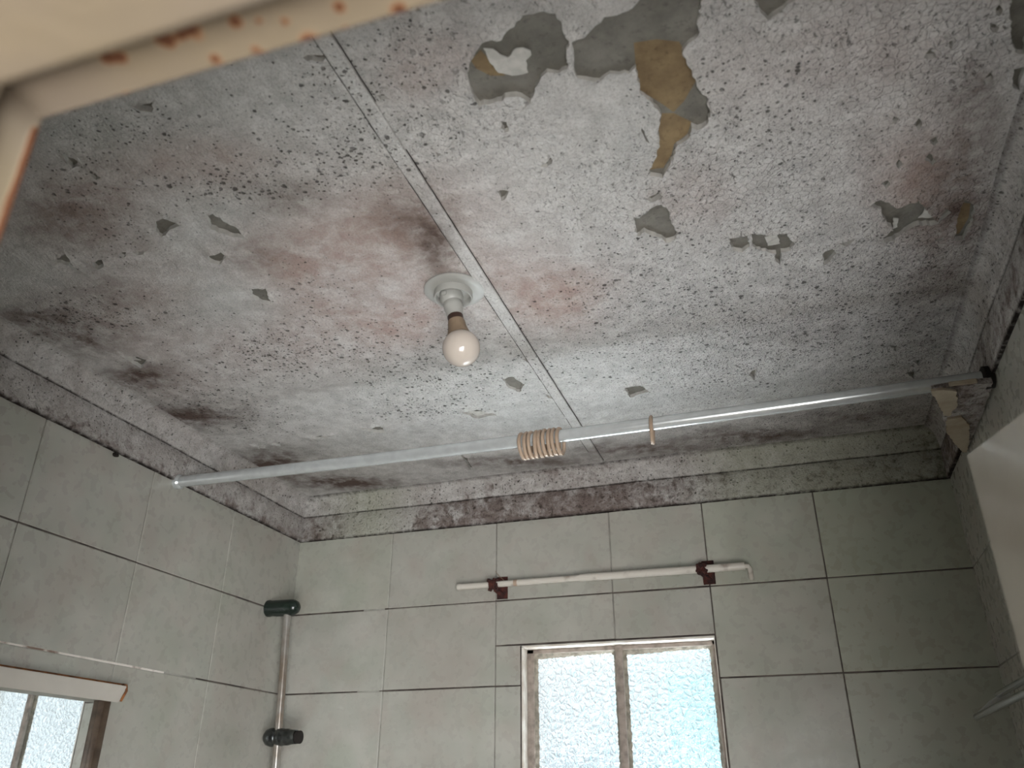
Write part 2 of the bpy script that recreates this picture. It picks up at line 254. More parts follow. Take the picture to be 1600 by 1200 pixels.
M_RUST = plain('flaking_rust', srgb(74, 34, 26), .95, scale=70, c2=srgb(42, 22, 20), bump=.003)
M_RODW = plain('scuffed_white_tube', srgb(192, 186, 176), .3, scale=24, c2=srgb(138, 126, 114), thr=(.55, .75))
M_CHROME = plain('chrome', srgb(205, 210, 216), .1, 1, var=.04)
M_DCHROME = plain('worn_dark_chrome', srgb(120, 124, 124), .25, 1, var=.3, scale=60)
M_GREEN = plain('dark_green_plastic', srgb(28, 40, 33), .25, scale=60, c2=srgb(20, 29, 25))
M_POLE = plain('worn_steel_pole', srgb(176, 172, 166), .3, .6, scale=18, c2=srgb(140, 126, 112))
M_MFRAME = plain('white_mirror_rail', srgb(190, 184, 174), .4, scale=16, var=.05)
M_MSTILE = plain('corroded_mirror_edge', srgb(96, 80, 66), .4, .3, scale=30, c2=srgb(62, 48, 38))
M_RUSTE = plain('rusty_edge', srgb(150, 96, 52), .9, scale=60, c2=srgb(96, 56, 30))
M_MIRROR = Mat('mirror_glass', .015, 1); M_MIRROR.base((.86, .9, .9, 1)); M_MIRROR = M_MIRROR.m
M_SASH = plain('dirty_window_paint', srgb(150, 138, 128), .6, scale=45, c2=srgb(104, 94, 86), thr=(.35, .8), bump=.001)
M_PUTTY = plain('window_putty', srgb(150, 142, 128), .9, scale=60, c2=srgb(110, 104, 92), bump=.002)
M_REVEAL = plain('white_reveal_paint', srgb(222, 218, 210), .8, scale=20, c2=srgb(190, 180, 168))
M_BLACK = plain('black_dirt', srgb(28, 22, 18), .9, scale=60)
def mat_glass():
    m = Mat('hammered_window_glass', .3); n = m.n; l = m.l
    v = m.vadd(m.co, m.noise(60, 3, .5, col=True), .012); d = m.voro(62, 'DISTANCE_TO_EDGE', vec=v)['Distance']
    h = m.math('MULTIPLY', m.ramp(d, .0, .3), 1.0)
    b = n.new('ShaderNodeBump'); b.inputs['Distance'].default_value = .004; b.inputs['Strength'].default_value = .9; l.new(h, b.inputs['Height'])
    tr = n.new('ShaderNodeBsdfTranslucent'); tr.inputs[0].default_value = (.93, .97, .98, 1); l.new(b.outputs[0], tr.inputs[1])
    rf = n.new('ShaderNodeBsdfRefraction'); rf.inputs['IOR'].default_value = 1.4; rf.inputs['Roughness'].default_value = .06; rf.inputs[0].default_value = (.93, .98, 1, 1); l.new(b.outputs[0], rf.inputs['Normal'])
    tp = n.new('ShaderNodeBsdfTransparent'); gl = n.new('ShaderNodeBsdfGlossy'); gl.inputs['Roughness'].default_value = .08; l.new(b.outputs[0], gl.inputs['Normal'])
    def mx(f_, a, c): q = n.new('ShaderNodeMixShader'); q.inputs[0].default_value = f_; l.new(a, q.inputs[1]); l.new(c, q.inputs[2]); return q.outputs[0]
    s = mx(.90, tr.outputs[0], rf.outputs[0]); s = mx(.42, s, tp.outputs[0]); s = mx(.04, s, gl.outputs[0])
    l.new(s, n['Material Output'].inputs[0]); return m.m
M_GLASS = mat_glass()

# ---------------------------------------------------------------- ceiling
XR = 1.9; YN = -2.0; ZC = .862; ZW = .7206     # room width, near wall, ceiling and cornice foot (from eye level)
def fieldval(name, x, y):
    s = 0
    for cx, cy, ax, ay, bx, by, amp in CEILING_MARKS[name]:
        det = ax*by-ay*bx
        if abs(det) < 1: continue
        dx, dy = x-cx, y-cy; u = (dx*by-dy*bx)/det; v = (ax*dy-ay*dx)/det; s += amp*math.exp(-1.1*(u*u+v*v))
    return min(s, 1.3)
FL = {'pink': 0, 'brown': 0, 'green': 0, 'spots': .05, 'light': 0}
def set_fields(me, cornice_extra=None):
    co = [v.co for v in me.vertices]
    for k, b in FL.items():
        at = me.attributes.new(k, 'FLOAT', 'POINT'); at.data.foreach_set('value', [b+fieldval(k, c.x*1000, c.y*1000) for c in co])
    at = me.attributes.new('fleck', 'FLOAT', 'POINT'); at.data.foreach_set('value', [min(1, max(.15, (c.x-.75)*1.6))*max(.2, min(1, noise.noise(Vector((c.x*4, c.y*4, 3)))+.75)) for c in co])
rnd = random.Random(3)
holes = [jag([(x/1000, y/1000) for x, y in h], .006, .0022, rnd) for h in CEILING_MARKS['holes']]
holes = [[p for p in h] for h in holes]
X0, X1, Y0, Y1 = -.02, XR+.02, YN-.04, .02
def clampp(h): return [(min(max(x, X0+.004), X1-.004), min(max(y, Y0+.004), Y1-.004)) for x, y in h]
holes = [clampp(h) for h in holes]
def cdt_sheet(outer, loops, step):
    vs = list(outer); fs = [list(range(len(outer)))]
    for h in loops: fs.append(list(range(len(vs), len(vs)+len(h)))); vs += h
    nfix = len(vs); r = random.Random(5)
    nx = int((X1-X0)/step); ny = int((Y1-Y0)/step)
    for i in range(1, nx):
        for j in range(1, ny): vs.append((X0+(i+r.uniform(-.2, .2))*step, Y0+(j+r.uniform(-.2, .2))*step))
    V, E_, F, ov, oe, of = delaunay_2d_cdt([Vector(v) for v in vs], [], fs, 1, 1e-6)
    return V, F, of, ov
outer = [(X0, Y0), (X1, Y0), (X1, Y1), (X0, Y1)]
V, F, of, ov = cdt_sheet(outer, holes, .022)
bm = bmesh.new()
def wavy(x, y):   # boards are not quite flat
    return .003*noise.noise(Vector((x*3, y*3, 0))) + .0012*noise.noise(Vector((x*14, y*14, 5)))
bv = [bm.verts.new((v.x, v.y, Z(ZC)+wavy(v.x, v.y))) for v in V]
hbox = [(min(p[0] for p in h), max(p[0] for p in h), min(p[1] for p in h), max(p[1] for p in h), h) for h in holes]
def inany(x, y, boxes): return any(a <= x <= b and c <= y <= d_ and inside((x, y), h) for a, b, c, d_, h in boxes)
for fc in F:
    cx, cy = sum(V[i].x for i in fc)/3, sum(V[i].y for i in fc)/3
    if inany(cx, cy, hbox): continue
    try: bm.faces.new([bv[i] for i in fc])
    except ValueError: pass
bmesh.ops.delete(bm, geom=[v for v in bm.verts if not v.link_faces], context='VERTS')
rim = [e for e in bm.edges if len(e.link_faces) == 1 and not (e.verts[0].co.x < X0+.001 or e.verts[0].co.x > X1-.001 or e.verts[0].co.y < Y0+.001 or e.verts[0].co.y > Y1-.001)]
rv = {v for e in rim for v in e.verts}
for v in rv: v.co.z -= max(0, .0045*(noise.noise(Vector((v.co.x*38, v.co.y*38, 2)))+.35)) + rnd.uniform(0, .0012)
ex = bmesh.ops.extrude_edge_only(bm, edges=rim)
for v in [g for g in ex['geom'] if isinstance(g, bmesh.types.BMVert)]: v.co.z = Z(ZC)+.0075
for f_ in [g for g in ex['geom'] if isinstance(g, bmesh.types.BMFace)]: f_.material_index = 1
me = bpy.data.meshes.new('ceiling'); bm.to_mesh(me); bm.free(); set_fields(me)
ceiling = struct(link('ceiling', me, [M_PAINT, M_EDGE]))
# bare board showing in the holes
V, F, of, ov = cdt_sheet(outer, [clampp([(x/1000, y/1000) for x, y in h]) for h in CEILING_MARKS['tan']], .08)
bm = bmesh.new(); bv = [bm.verts.new((v.x, v.y, Z(ZC)+.0062)) for v in V]
tbox = [(min(p[0] for p in h)/1000, max(p[0] for p in h)/1000, min(p[1] for p in h)/1000, max(p[1] for p in h)/1000, [(x/1000, y/1000) for x, y in h]) for h in CEILING_MARKS['tan']]
for fc in F:
    cx, cy = sum(V[i].x for i in fc)/3, sum(V[i].y for i in fc)/3
    try: q = bm.faces.new([bv[i] for i in fc]); q.material_index = 1 if inany(cx, cy, tbox) else 0
    except ValueError: pass
box(bm, (X0, Y0, Z(ZC)+.0066), (X1, Y1, Z(ZC)+.03))
bm_obj('ceiling_board', bm, [M_BOARD, M_TAN], ceiling, False)
# loose curls of paint that still hang in the bare patches
for fi, h in enumerate(CEILING_MARKS['flap']):
    p = [(x/1000, y/1000) for x, y in h]; p = jag(p, .006, .0012, rnd); bm = bmesh.new()
    cx = sum(a for a, b in p)/len(p); cy = sum(b for a, b in p)/len(p)
    top = [bm.verts.new((a, b, Z(ZC)+.003-.006*abs(noise.noise(Vector((a*30, b*30, fi)))))) for a, b in p]
    f0 = bm.faces.new(top); r = bmesh.ops.extrude_face_region(bm, geom=[f0])
    for v in [g for g in r['geom'] if isinstance(g, bmesh.types.BMVert)]: v.co.z += .0015
    bmesh.ops.triangulate(bm, faces=bm.faces); o = bm_obj('paint_flake', bm, M_EDGE, ceiling, False)
# cover strip over the board joint
bm = bmesh.new(); n = 60
for i in range(n):
    y0 = YN-.02+(1.965)*i/n; y1 = YN-.02+(1.965)*(i+1)/n
    if i == 0: prev = None
    def ring(y):
        d = .0010*noise.noise(Vector((y*9, 0, 0))); z = Z(ZC)
        return [bm.verts.new(q) for q in ((.989+d, y, z+.001), (.9895+d, y, z-.006), (.992+d, y, z-.0072), (1.0105+d, y, z-.0072), (1.013+d, y, z-.006), (1.0135+d, y, z+.001))]
    a = prev or ring(y0); b = ring(y1); prev = b
    for k in range(5): bm.faces.new((a[k], a[k+1], b[k+1], b[k]))
bmesh.ops.subdivide_edges(bm, edges=[e for e in bm.edges], cuts=1)
me = bpy.data.meshes.new('trim'); bmesh.ops.recalc_face_normals(bm, faces=bm.faces); bm.to_mesh(me); bm.free(); set_fields(me)
at = me.attributes['light']; at.data.foreach_set('value', [1.2]*len(me.vertices)); at = me.attributes['pink']; at.data.foreach_set('value', [.15]*len(me.vertices))
struct(link('trim_1', me, M_PAINT))
bm = bmesh.new()                                                    # dark open joints along the strip
for xx in (.9878, 1.0147):
    pts = [(xx+.0006*noise.noise(Vector((y*30, xx, 0))), y) for y in [YN-.02+1.96*i/160 for i in range(161)]]
    for (a, y0), (b, y1) in zip(pts, pts[1:]):
        wd = .0007+.0008*abs(noise.noise(Vector((y0*12, xx*9, 4))))
        if noise.noise(Vector((y0*5, xx*20, 8))) < -.38: continue
        bm.faces.new([bm.verts.new(q) for q in ((a-wd, y0, Z(ZC)-.0034), (a+wd, y0, Z(ZC)-.0034), (b+wd, y1, Z(ZC)-.0034), (b-wd, y1, Z(ZC)-.0034))])
bm_obj('joint_crack', bm, M_BLACK, ceiling, False)

# ---------------------------------------------------------------- cornices (cove mouldings), flat face below, hollow above
prof = [(.0, ZW), (.010, ZW+.001), (.011, ZW+.008), (.010, ZW+.04), (.0095, ZW+.078), (.007, ZW+.0815), (.0105, ZW+.085), (.0115, ZW+.095), (.014, ZW+.110), (.019, ZW+.124), (.027, ZW+.134), (.037, ZW+.1385), (.039, ZW+.142)]
def cornice(name, A, B, nrm, mould, seam, green):
    A = Vector(A); B = Vector(B); L = (B-A).length; t = (B-A)/L; n_ = Vector(nrm); N = max(2, int(L/.012)); bm = bmesh.new(); rows = []; at = []
    for i in range(N+1):
        s = L*i/N; row = []
        for j, (d, z) in enumerate(prof):
            w_ = .0016*noise.noise(Vector((s*5, z*9, nrm[0]*7+nrm[1]*3)))
            ms = s
            p = A + t*s + n_*(d+(w_ if j else 0)); 
            # mitre the ends
            if i == 0: p = A + t*d + n_*d
            if i == N: p = B - t*d + n_*d
            row.append(bm.verts.new((p.x, p.y, Z(z)+w_*.6)))
            at.append((mould(s, j), 1.0 if j in (0, 1, 5) else (.6*seam if j in (11, 12) else .0), green(s, j), s, j))
        rows.append(row)
    for a, b in zip(rows, rows[1:]):
        for k in range(len(prof)-1): bm.faces.new((a[k], a[k+1], b[k+1], b[k]))
    bmesh.ops.recalc_face_normals(bm, faces=bm.faces)
    me = bpy.data.meshes.new(name); bm.to_mesh(me); bm.free()
    def put(k, vals): me.attributes.new(k, 'FLOAT', 'POINT').data.foreach_set('value', vals)
    put('mould', [a[0] for a in at]); put('seam', [a[1] for a in at]); put('green', [a[2] for a in at])
    put('pink', [.25 for a in at]); put('brown', [.06+.2*a[0] for a in at]); put('spots', [.35 for a in at]); put('light', [.0 for a in at]); put('fleck', [.4 for a in at])
    return struct(link(name, me, M_CORN, None, True))
def lerp_tab(tab, s):
    for (a, va), (b, vb) in zip(tab, tab[1:]):
        if s <= b: return va+(vb-va)*max(0, (s-a))/(b-a)
    return tab[-1][1]
bt_low = [(0, .7), (.12, .75), (.2, .4), (.25, .02), (.36, .02), (.42, .65), (.5, .85), (1.1, .85), (1.25, .65), (1.4, .4), (1.6, .5), (1.9, .65)]
bt_up = [(0, .35), (.15, .4), (.24, .02), (.34, .02), (.45, .3), (.6, .45), (1.0, .45), (1.2, .4), (1.5, .2), (1.75, .3), (1.9, .7)]
cornice('trim_2', (0, 0, 0), (XR, 0, 0), (0, -1, 0), lambda s, j: lerp_tab(bt_low if j < 6 else bt_up, s)*(1.12 if j < 3 else 1), .9, lambda s, j: lerp_tab([(0, .5), (.25, .9), (.45, .5), (1.1, .3), (1.4, .9), (1.9, 1)], s))
cornice('trim_3', (0, YN-.01, 0), (0, 0, 0), (1, 0, 0), lambda s, j: (.7 if j < 3 else .38 if j < 6 else .15)+.15*noise.noise(Vector((s*4, j, 0))), .3, lambda s, j: .4)
cornice('trim_4', (XR, 0, 0), (XR, YN-.01, 0), (-1, 0, 0), lambda s, j: (.6 if j < 6 else .22)+.2*noise.noise(Vector((s*3, j, 4)))+(.25 if s < .3 else 0), .8, lambda s, j: .15)

# ---------------------------------------------------------------- tiled walls
R1, R2 = .4932, .2637; DR = .2285
rows_z = [ZW+.012, R1, R2] + [R2-DR*k for k in range(1, 9)]; rows_z = [z for z in rows_z if z > -EYE] + [-EYE]
def tiled(name, P, cells, green_cast, gmat, slab):
    """P maps (u, z, depth) to the room; cells: (u0, u1, z0, z1, left joint, lower joint)"""
    bm = bmesh.new(); lay = bm.verts.layers.float.new('green_cast'); g = .0014; r = random.Random(len(name)*7)
    for (u0, u1, z0, z1) in cells:
        d = [r.uniform(-.0007, .0007) for _ in range(4)]; b = green_cast((u0+u1)/2, (z0+z1)/2)
        q = [(u0+g, z0+g), (u1-g, z0+g), (u1-g, z1-g), (u0+g, z1-g)]; cu, cz = (u0+u1)/2, (z0+z1)/2; e = .0018
        back = [bm.verts.new(P(u, z, 0)) for u, z in q]
        mid = [bm.verts.new(P(u, z, .0062+d[k])) for k, (u, z) in enumerate(q)]
        frt = [bm.verts.new(P(u+(e if u < cu else -e), z+(e if z < cz else -e), .0075+d[k])) for k, (u, z) in enumerate(q)]
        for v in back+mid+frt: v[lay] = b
        bm.faces.new(frt)
        for k in range(4):
            bm.faces.new((back[k], back[(k+1) % 4], mid[(k+1) % 4], mid[k])); bm.faces.new((mid[k], mid[(k+1) % 4], frt[(k+1) % 4], frt[k]))
    bmesh.ops.recalc_face_normals(bm, faces=bm.faces)
    for (a, b, c, d_, mi, dep) in gmat:                              # grout strips lying in the joints
        vs = [bm.verts.new(P(u, z, dep)) for u, z in ((a, c), (b, c), (b, d_), (a, d_))]; bm.faces.new(vs).material_index = mi
    slab(bm)
    me = bpy.data.meshes.new(name); bmesh.ops.recalc_face_normals(bm, faces=bm.faces); bm.to_mesh(me); bm.free()
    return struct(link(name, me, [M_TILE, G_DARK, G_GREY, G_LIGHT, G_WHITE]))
def vj(u, z0, z1, mi, w_=.0020, dep=.0060): return (u-w_, u+w_, z0, z1, mi, dep)
def hj(u0, u1, z, mi, w_=.0022, dep=.0066): return (u0, u1, z-w_, z+w_, mi, dep)
ZT = ZW+.012
# back wall, window opening x .745-1.27, z -.30..+.366
WX0, WX1, WZ0, WZ1 = .745, 1.270, -.30, .366
cols = [0, .3306, .6697, 1.008, 1.2697, 1.5622, XR]
cells = []; gr = []
for i in range(6):
    for z1, z0 in zip(rows_z, rows_z[1:]):
        u0, u1 = cols[i], cols[i+1]
        if i in (2, 3) and z1 <= R1+.001 and z0 >= -.43:
            if abs(z1-R1) < .001: cells.append((u0, u1, WZ1+.004, z1))
            if i == 2:
                cells.append((u0, WX0-.002, z0, min(z1, WZ1+.004)))
            if z0 < WZ0: cells.append((max(u0, WX0-.002), u1, z0, WZ0-.002))
        else: cells.append((u0, u1, z0, z1))
for i, u in enumerate(cols):
    mi = {0: 1, 1: 3, 2: 2, 3: 2, 4: 1, 5: 1, 6: 1}[i]
    lo = WZ1 if i in (3,) else -EYE
    gr.append(vj(u, lo, ZT, mi, .0025 if i in (4, 5) else .0020))
for z in rows_z[1:-1]:
    segs = [(0, .25, 1), (.25, .32, 3), (.32, XR, 1)]
    for a, b, mi in segs:
        if z < WZ1 and z > WZ0:
            for c_, d_ in ((a, min(b, WX0)), (max(a, WX1), b)):
                if d_ > c_: gr.append(hj(c_, d_, z, mi))
        else: gr.append(hj(a, b, z, mi))
gr += [hj(.6697, WX1, WZ1+.004, 1, .0024), vj(WX0-.002, WZ0, WZ1, 1, .0026), vj(WX1+.001, WZ0, WZ1, 1, .0030, .0066)]
def slab_back(bm):
    for lo, hi in (((-.12, -EYE), (WX0, 1.0)), ((WX1, -EYE), (XR+.12, 1.0)), ((WX0, -EYE), (WX1, WZ0)), ((WX0, WZ1), (WX1, 1.0))):
        n0 = len(bm.faces); box(bm, (lo[0], .0, Z(lo[1])), (hi[0], .16, Z(hi[1])), mi=2)
tiled('wall_back', lambda u, z, d: (u, -d+.004, Z(z)), cells, lambda u, z: max(0, min(1, (u-1.15)*1.2+(z-.3)*.8)) if u > 1.1 else (.35 if u < .33 and z > .4 else .12), gr, slab_back)  # painted green light cast grows towards the upper right
ycol = [0, -.353, -.683, -1.0209, -1.355, -1.69, YN]
cells = [(a, b, z0, z1) for b, a in zip(ycol, ycol[1:]) for z1, z0 in zip(rows_z, rows_z[1:])]
gr = [vj(u, -EYE, ZT, 1 if i == 0 else 2 if i == 3 else 3, .0012 if i in (1, 4) else .0020) for i, u in enumerate(ycol[:-1])]
for z in rows_z[1:-1]:
    if abs(z-R2) < .001: gr += [hj(YN, -.52, z, 4), hj(-.52, -.40, z, 3), hj(-.40, 0, z, 1)]
    else: gr.append(hj(YN, 0, z, 1))
tiled('wall_left', lambda u, z, d: (d-.004, u, Z(z)), cells, lambda u, z: .15, gr, lambda bm: box(bm, (-.16, YN-.2, 0), (0, .0, Z(1.0)), mi=2))
ycr = [0, -.30, -.615, -.95, -1.285, -1.62, YN]
cells = [(a, b, z0, z1) for b, a in zip(ycr, ycr[1:]) for z1, z0 in zip(rows_z, rows_z[1:])]
gr = [vj(u, -EYE, ZT, 2) for u in ycr[:-1]] + [hj(YN, 0, z, 2) for z in rows_z[1:-1]]
tiled('wall_right', lambda u, z, d: (XR-d+.004, u, Z(z)), cells, lambda u, z: .12, gr, lambda bm: box(bm, (XR, -2.2, 0), (XR+.12, .0, Z(1.0)), mi=2))
bm = bmesh.new(); box(bm, (-.16, -5.6, -.1), (4.4, .16, 0)); struct(bm_obj('floor', bm, M_FLOOR, None, False))
bm = bmesh.new(); box(bm, (.1, -5.6, .0), (4.4, YN-.11, .006)); struct(bm_obj('floor_hall', bm, plain('hall_floor_vinyl', srgb(84, 70, 58), .5), None, False))
# wall with the doorway, and the hall behind it
DX0, DX1, HZ = 1.128, 1.885, .3125
bm = bmesh.new()
box(bm, (-.16, YN-.11, 0), (DX0-.045, YN, Z(.95))); box(bm, (DX1+.01, YN-.11, 0), (4.4, YN, Z(.95))); box(bm, (DX0-.045, YN-.11, Z(HZ)+.03), (DX1+.01, YN, Z(.95)))
struct(bm_obj('wall_front', bm, M_PLASTER, None, False))
bm = bmesh.new(); box(bm, (-.16, -5.7, 0), (4.4, -5.6, Z(.95))); struct(bm_obj('wall_hall', bm, M_PLASTER, None, False))
bm = bmesh.new(); box(bm, (.0, -5.6, 0), (.1, YN-.11, Z(.95))); struct(bm_obj('wall_hall_left', bm, M_PLASTER, None, False))
bm = bmesh.new(); box(bm, (4.4, -5.6, 0), (4.5, YN-.11, Z(.95))); struct(bm_obj('wall_hall_right', bm, M_PLASTER, None, False))
bm = bmesh.new(); box(bm, (.0, -5.6, Z(.90)), (4.5, YN-.05, Z(.95))); struct(bm_obj('ceiling_hall', bm, M_PLASTER, None, False))

# ---------------------------------------------------------------- steel door frame and the open door leaf
RUST_HEAD = [(1.1887, -2.0249, 0.0045), (1.1945, -2.0237, 0.0041), (1.2367, -2.0258, 0.0082), (1.2216, -2.0256, 0.0064), (1.2309, -2.0251, 0.0045), (1.2583, -2.0234, 0.005), (1.2364, -2.009, 0.0041), (1.2599, -2.0036, 0.0041), (1.2582, -2.0073, 0.0032), (1.2855, -2.0032, 0.0064), (1.3318, -2.0071, 0.0045), (1.307, -2.0161, 0.0036), (1.2691, -2.0209, 0.0023), (1.2798, -2.0169, 0.0027), (1.1891, -2.0013, 0.0027), (1.1815, -2.0038, 0.0023), (1.2172, -2.0006, 0.0018), (1.2464, -2.0004, 0.0027), (1.3039, -2.0046, 0.0014)]
def frame_seg(bm, lo, hi, n):
    box(bm, lo, hi, .0025)
bm = bmesh.new()
fy = YN-.003                                                         # room face of the frame
sec_head = [(fy, Z(HZ)+.045), (fy, Z(HZ)+.002), (fy-.002, Z(HZ)), (-2.034, Z(HZ)), (-2.036, Z(HZ)-.002), (-2.037, Z(HZ)-.014), (-2.041, Z(HZ)-.016), (-2.150, Z(HZ)-.016), (-2.152, Z(HZ)-.014), (-2.152, Z(HZ)+.045)]
sec_jamb = [(fy, -.045), (fy, -.002), (fy-.002, 0), (-2.034, 0), (-2.036, .002), (-2.037, .014), (-2.041, .016), (-2.150, .016), (-2.152, .014), (-2.152, -.045)]
def loft(bm, f_, N):
    rows = [[bm.verts.new(p) for p in f_(i/N)] for i in range(N+1)]
    for a, b in zip(rows, rows[1:]):
        for k in range(len(a)-1): bm.faces.new((a[k], a[k+1], b[k+1], b[k]))
def dense(sec):
    out = []
    for (a, b), (c, d_) in zip(sec, sec[1:]):
        k = max(1, int(math.hypot(c-a, d_-b)/.0022))
        out += [(a+(c-a)*i/k, b+(d_-b)*i/k) for i in range(k)]
    return out+[sec[-1]]
sh = dense(sec_head); sj = dense(sec_jamb)
loft(bm, lambda t: [(DX0-(z-Z(HZ)) + t*((DX1-DX0)+2*(z-Z(HZ))), y, z) for y, z in sh], 340)
loft(bm, lambda t: [(DX0+u, y, Z(HZ)-u+ (-(Z(HZ)-u))*t) for y, u in sj], 400)
loft(bm, lambda t: [(DX1-u, y, Z(HZ)-u+ (-(Z(HZ)-u))*t) for y, u in sj], 60)
me = bpy.data.meshes.new('frame'); bmesh.ops.recalc_face_normals(bm, faces=bm.faces)
lay = bm.verts.layers.float.new('rust')
for v in bm.verts:
    x, y, z = v.co; r = 0
    if z > Z(HZ)-.02:
        for a, b, s in RUST_HEAD: r = max(r, 1.25*math.exp(-((x-a)**2+(y-b)**2)/(s*s)))
    if x < DX0+.01 and y > fy-.0055 and z < Z(HZ)-.006: r = max(r, 1.5)
    v[lay] = r
bm.to_mesh(me); bm.free(); door_frame = struct(link('trim_5', me, M_FRAME, None, True))
hinge = Vector((1.880, -2.040, 0)); free = Vector((1.654, -1.336, 0)); dv = (free-hinge).normalized(); LW = (free-hinge).length; nv = Vector((dv.y, -dv.x, 0))
door = bpy.data.objects.new('door_1', None); C.objects.link(door); door.location = hinge; struct(door)
bm = bmesh.new(); ang = math.atan2(dv.y, dv.x)
# flat leaf: 40 mm thick, on the wall side of the traced face
box(bm, (0, -.04, .008), (LW, 0, Z(HZ)), .002)
Rz = Matrix.Rotation(ang, 4, 'Z'); bmesh.ops.transform(bm, matrix=Matrix.Translation(hinge) @ Rz, verts=bm.verts)
bm_obj('door_leaf', bm, M_DOOR, door)
for hz in (.25, 1.0, 1.75):
    bm = bmesh.new(); tube(bm, [(hinge.x-.006, hinge.y+.0, hz), (hinge.x-.006, hinge.y+.0, hz+.09)], .006); bm_obj('hinge', bm, M_DCHROME, door)
bm = bmesh.new()
hp = hinge + dv*(LW-.06)
nside = Vector((-dv.y, dv.x, 0))
tube(bm, [hp+nside*.0+Vector((0, 0, 1.0)), hp+nside*.05+Vector((0, 0, 1.0)), hp+nside*.055-dv*.02+Vector((0, 0, 1.0)), hp+nside*.055-dv*.11+Vector((0, 0, 1.0))], .008)
bm_obj('door_handle', bm, M_CHROME, door)

# ---------------------------------------------------------------- window
win = bpy.data.objects.new('window_1', None); C.objects.link(win); win.location = (1.0075, .04, Z(WZ0)); struct(win)
bm = bmesh.new()                                                     # plastered reveal lining the opening
for lo, hi in (((WX0-.001, -.002, WZ0), (WX0+.005, .075, WZ1)), ((WX1-.005, -.002, WZ0), (WX1+.001, .075, WZ1)), ((WX0, -.002, WZ1-.005), (WX1, .075, WZ1+.001)), ((WX0, -.006, WZ0-.001), (WX1, .075, WZ0+.006))):
    box(bm, (lo[0], lo[1], Z(lo[2])), (hi[0], hi[1], Z(hi[2])), .001)
bm_obj('window_reveal', bm, M_REVEAL, win)
wy0, wy1 = .034, .056; px0, px1, pz0, pz1 = WX0+.005, WX1-.005, WZ0+.006, WZ1-.005
bm = bmesh.new()
def bar(a, b): box(bm, (a[0], wy0, Z(a[1])), (b[0], wy1, Z(b[1])), .0018)
bar((px0, pz0), (px0+.020, pz1)); bar((px1-.010, pz0), (px1, pz1)); bar((px0, pz1-.012), (px1, pz1)); bar((px0, pz0), (px1, pz0+.02))
box(bm, (1.000, wy0-.008, Z(pz0)), (1.019, wy1, Z(pz1)), .002)
bm_obj('window_frame', bm, M_SASH, win)
panes = ((px0+.020, 1.000), (1.019, px1-.010))
for a, b in panes:
    bm = bmesh.new(); box(bm, (a-.002, .046, Z(pz0+.018)), (b+.002, .049, Z(pz1-.010))); bm_obj('window_pane', bm, M_GLASS, win, False)
    bm = bmesh.new(); zt, zb = pz1-.012, pz0+.02                     # ragged putty bead round the pane
    rp = random.Random(int(a*1000)); inn = jag([(a+.009, zb+.008), (b-.008, zb+.008), (b-.008, zt-.012), (b-.014, zt-.006), (a+.009, zt-.013)], .004, .0014, rp)
    N = len(inn); cxm, czm = (a+b)/2, (zb+zt)/2
    iv = [bm.verts.new((x, .0455, Z(z))) for x, z in inn]; mv = []; ov_ = []
    for x, z in inn:
        dx, dz = min(x-a, b-x), min(z-zb, zt-z)
        if dx < .017 and dz < .017: ox, oz = (a if x < cxm else b), (zb if z < czm else zt)
        else: ox, oz = (a if x < cxm else b, z) if dx < dz else (x, zb if z < czm else zt)
        mv.append(bm.verts.new(((x*.6+ox*.4), .0415, Z(z*.6+oz*.4)))); ov_.append(bm.verts.new((ox, .0365, Z(oz))))
    for k in range(N):
        j = (k+1) % N; bm.faces.new((iv[k], iv[j], mv[j], mv[k])); bm.faces.new((mv[k], mv[j], ov_[j], ov_[k]))
    bm_obj('window_putty', bm, M_PUTTY, win)
# neighbouring house wall seen as colour through the glass
M_NEI = plain('neighbour_white_wall', srgb(240, 240, 238), .9, scale=2, var=.03); M_TEAL = plain('pale_teal_sheet', srgb(132, 214, 222), .7, scale=3, var=.05); M_SHADE = plain('blue_grey_fence', srgb(128, 142, 150), .8, scale=5)
bm = bmesh.new(); box(bm, (-1.5, 3.4, -1), (4.5, 3.6, 3.3))
tag(bm_obj('neighbour_wall', bm, M_NEI, None, False), 'white outside wall seen blurred through the hammered glass of both panes', 'wall')
bm = bmesh.new(); box(bm, (.80, 2.3, 1.2), (1.45, 2.33, 2.28), .01)
tag(bm_obj('outside_sheet', bm, M_TEAL, None, False), 'pale blue-green sheet outside, showing through the right window pane', 'sheet')
bm = bmesh.new(); box(bm, (-1.2, 2.6, -1), (3.0, 2.65, 1.93), .01)
tag(bm_obj('garden_fence', bm, M_SHADE, None, False), 'grey-blue fence outside, blurred along the bottom of the window', 'fence')

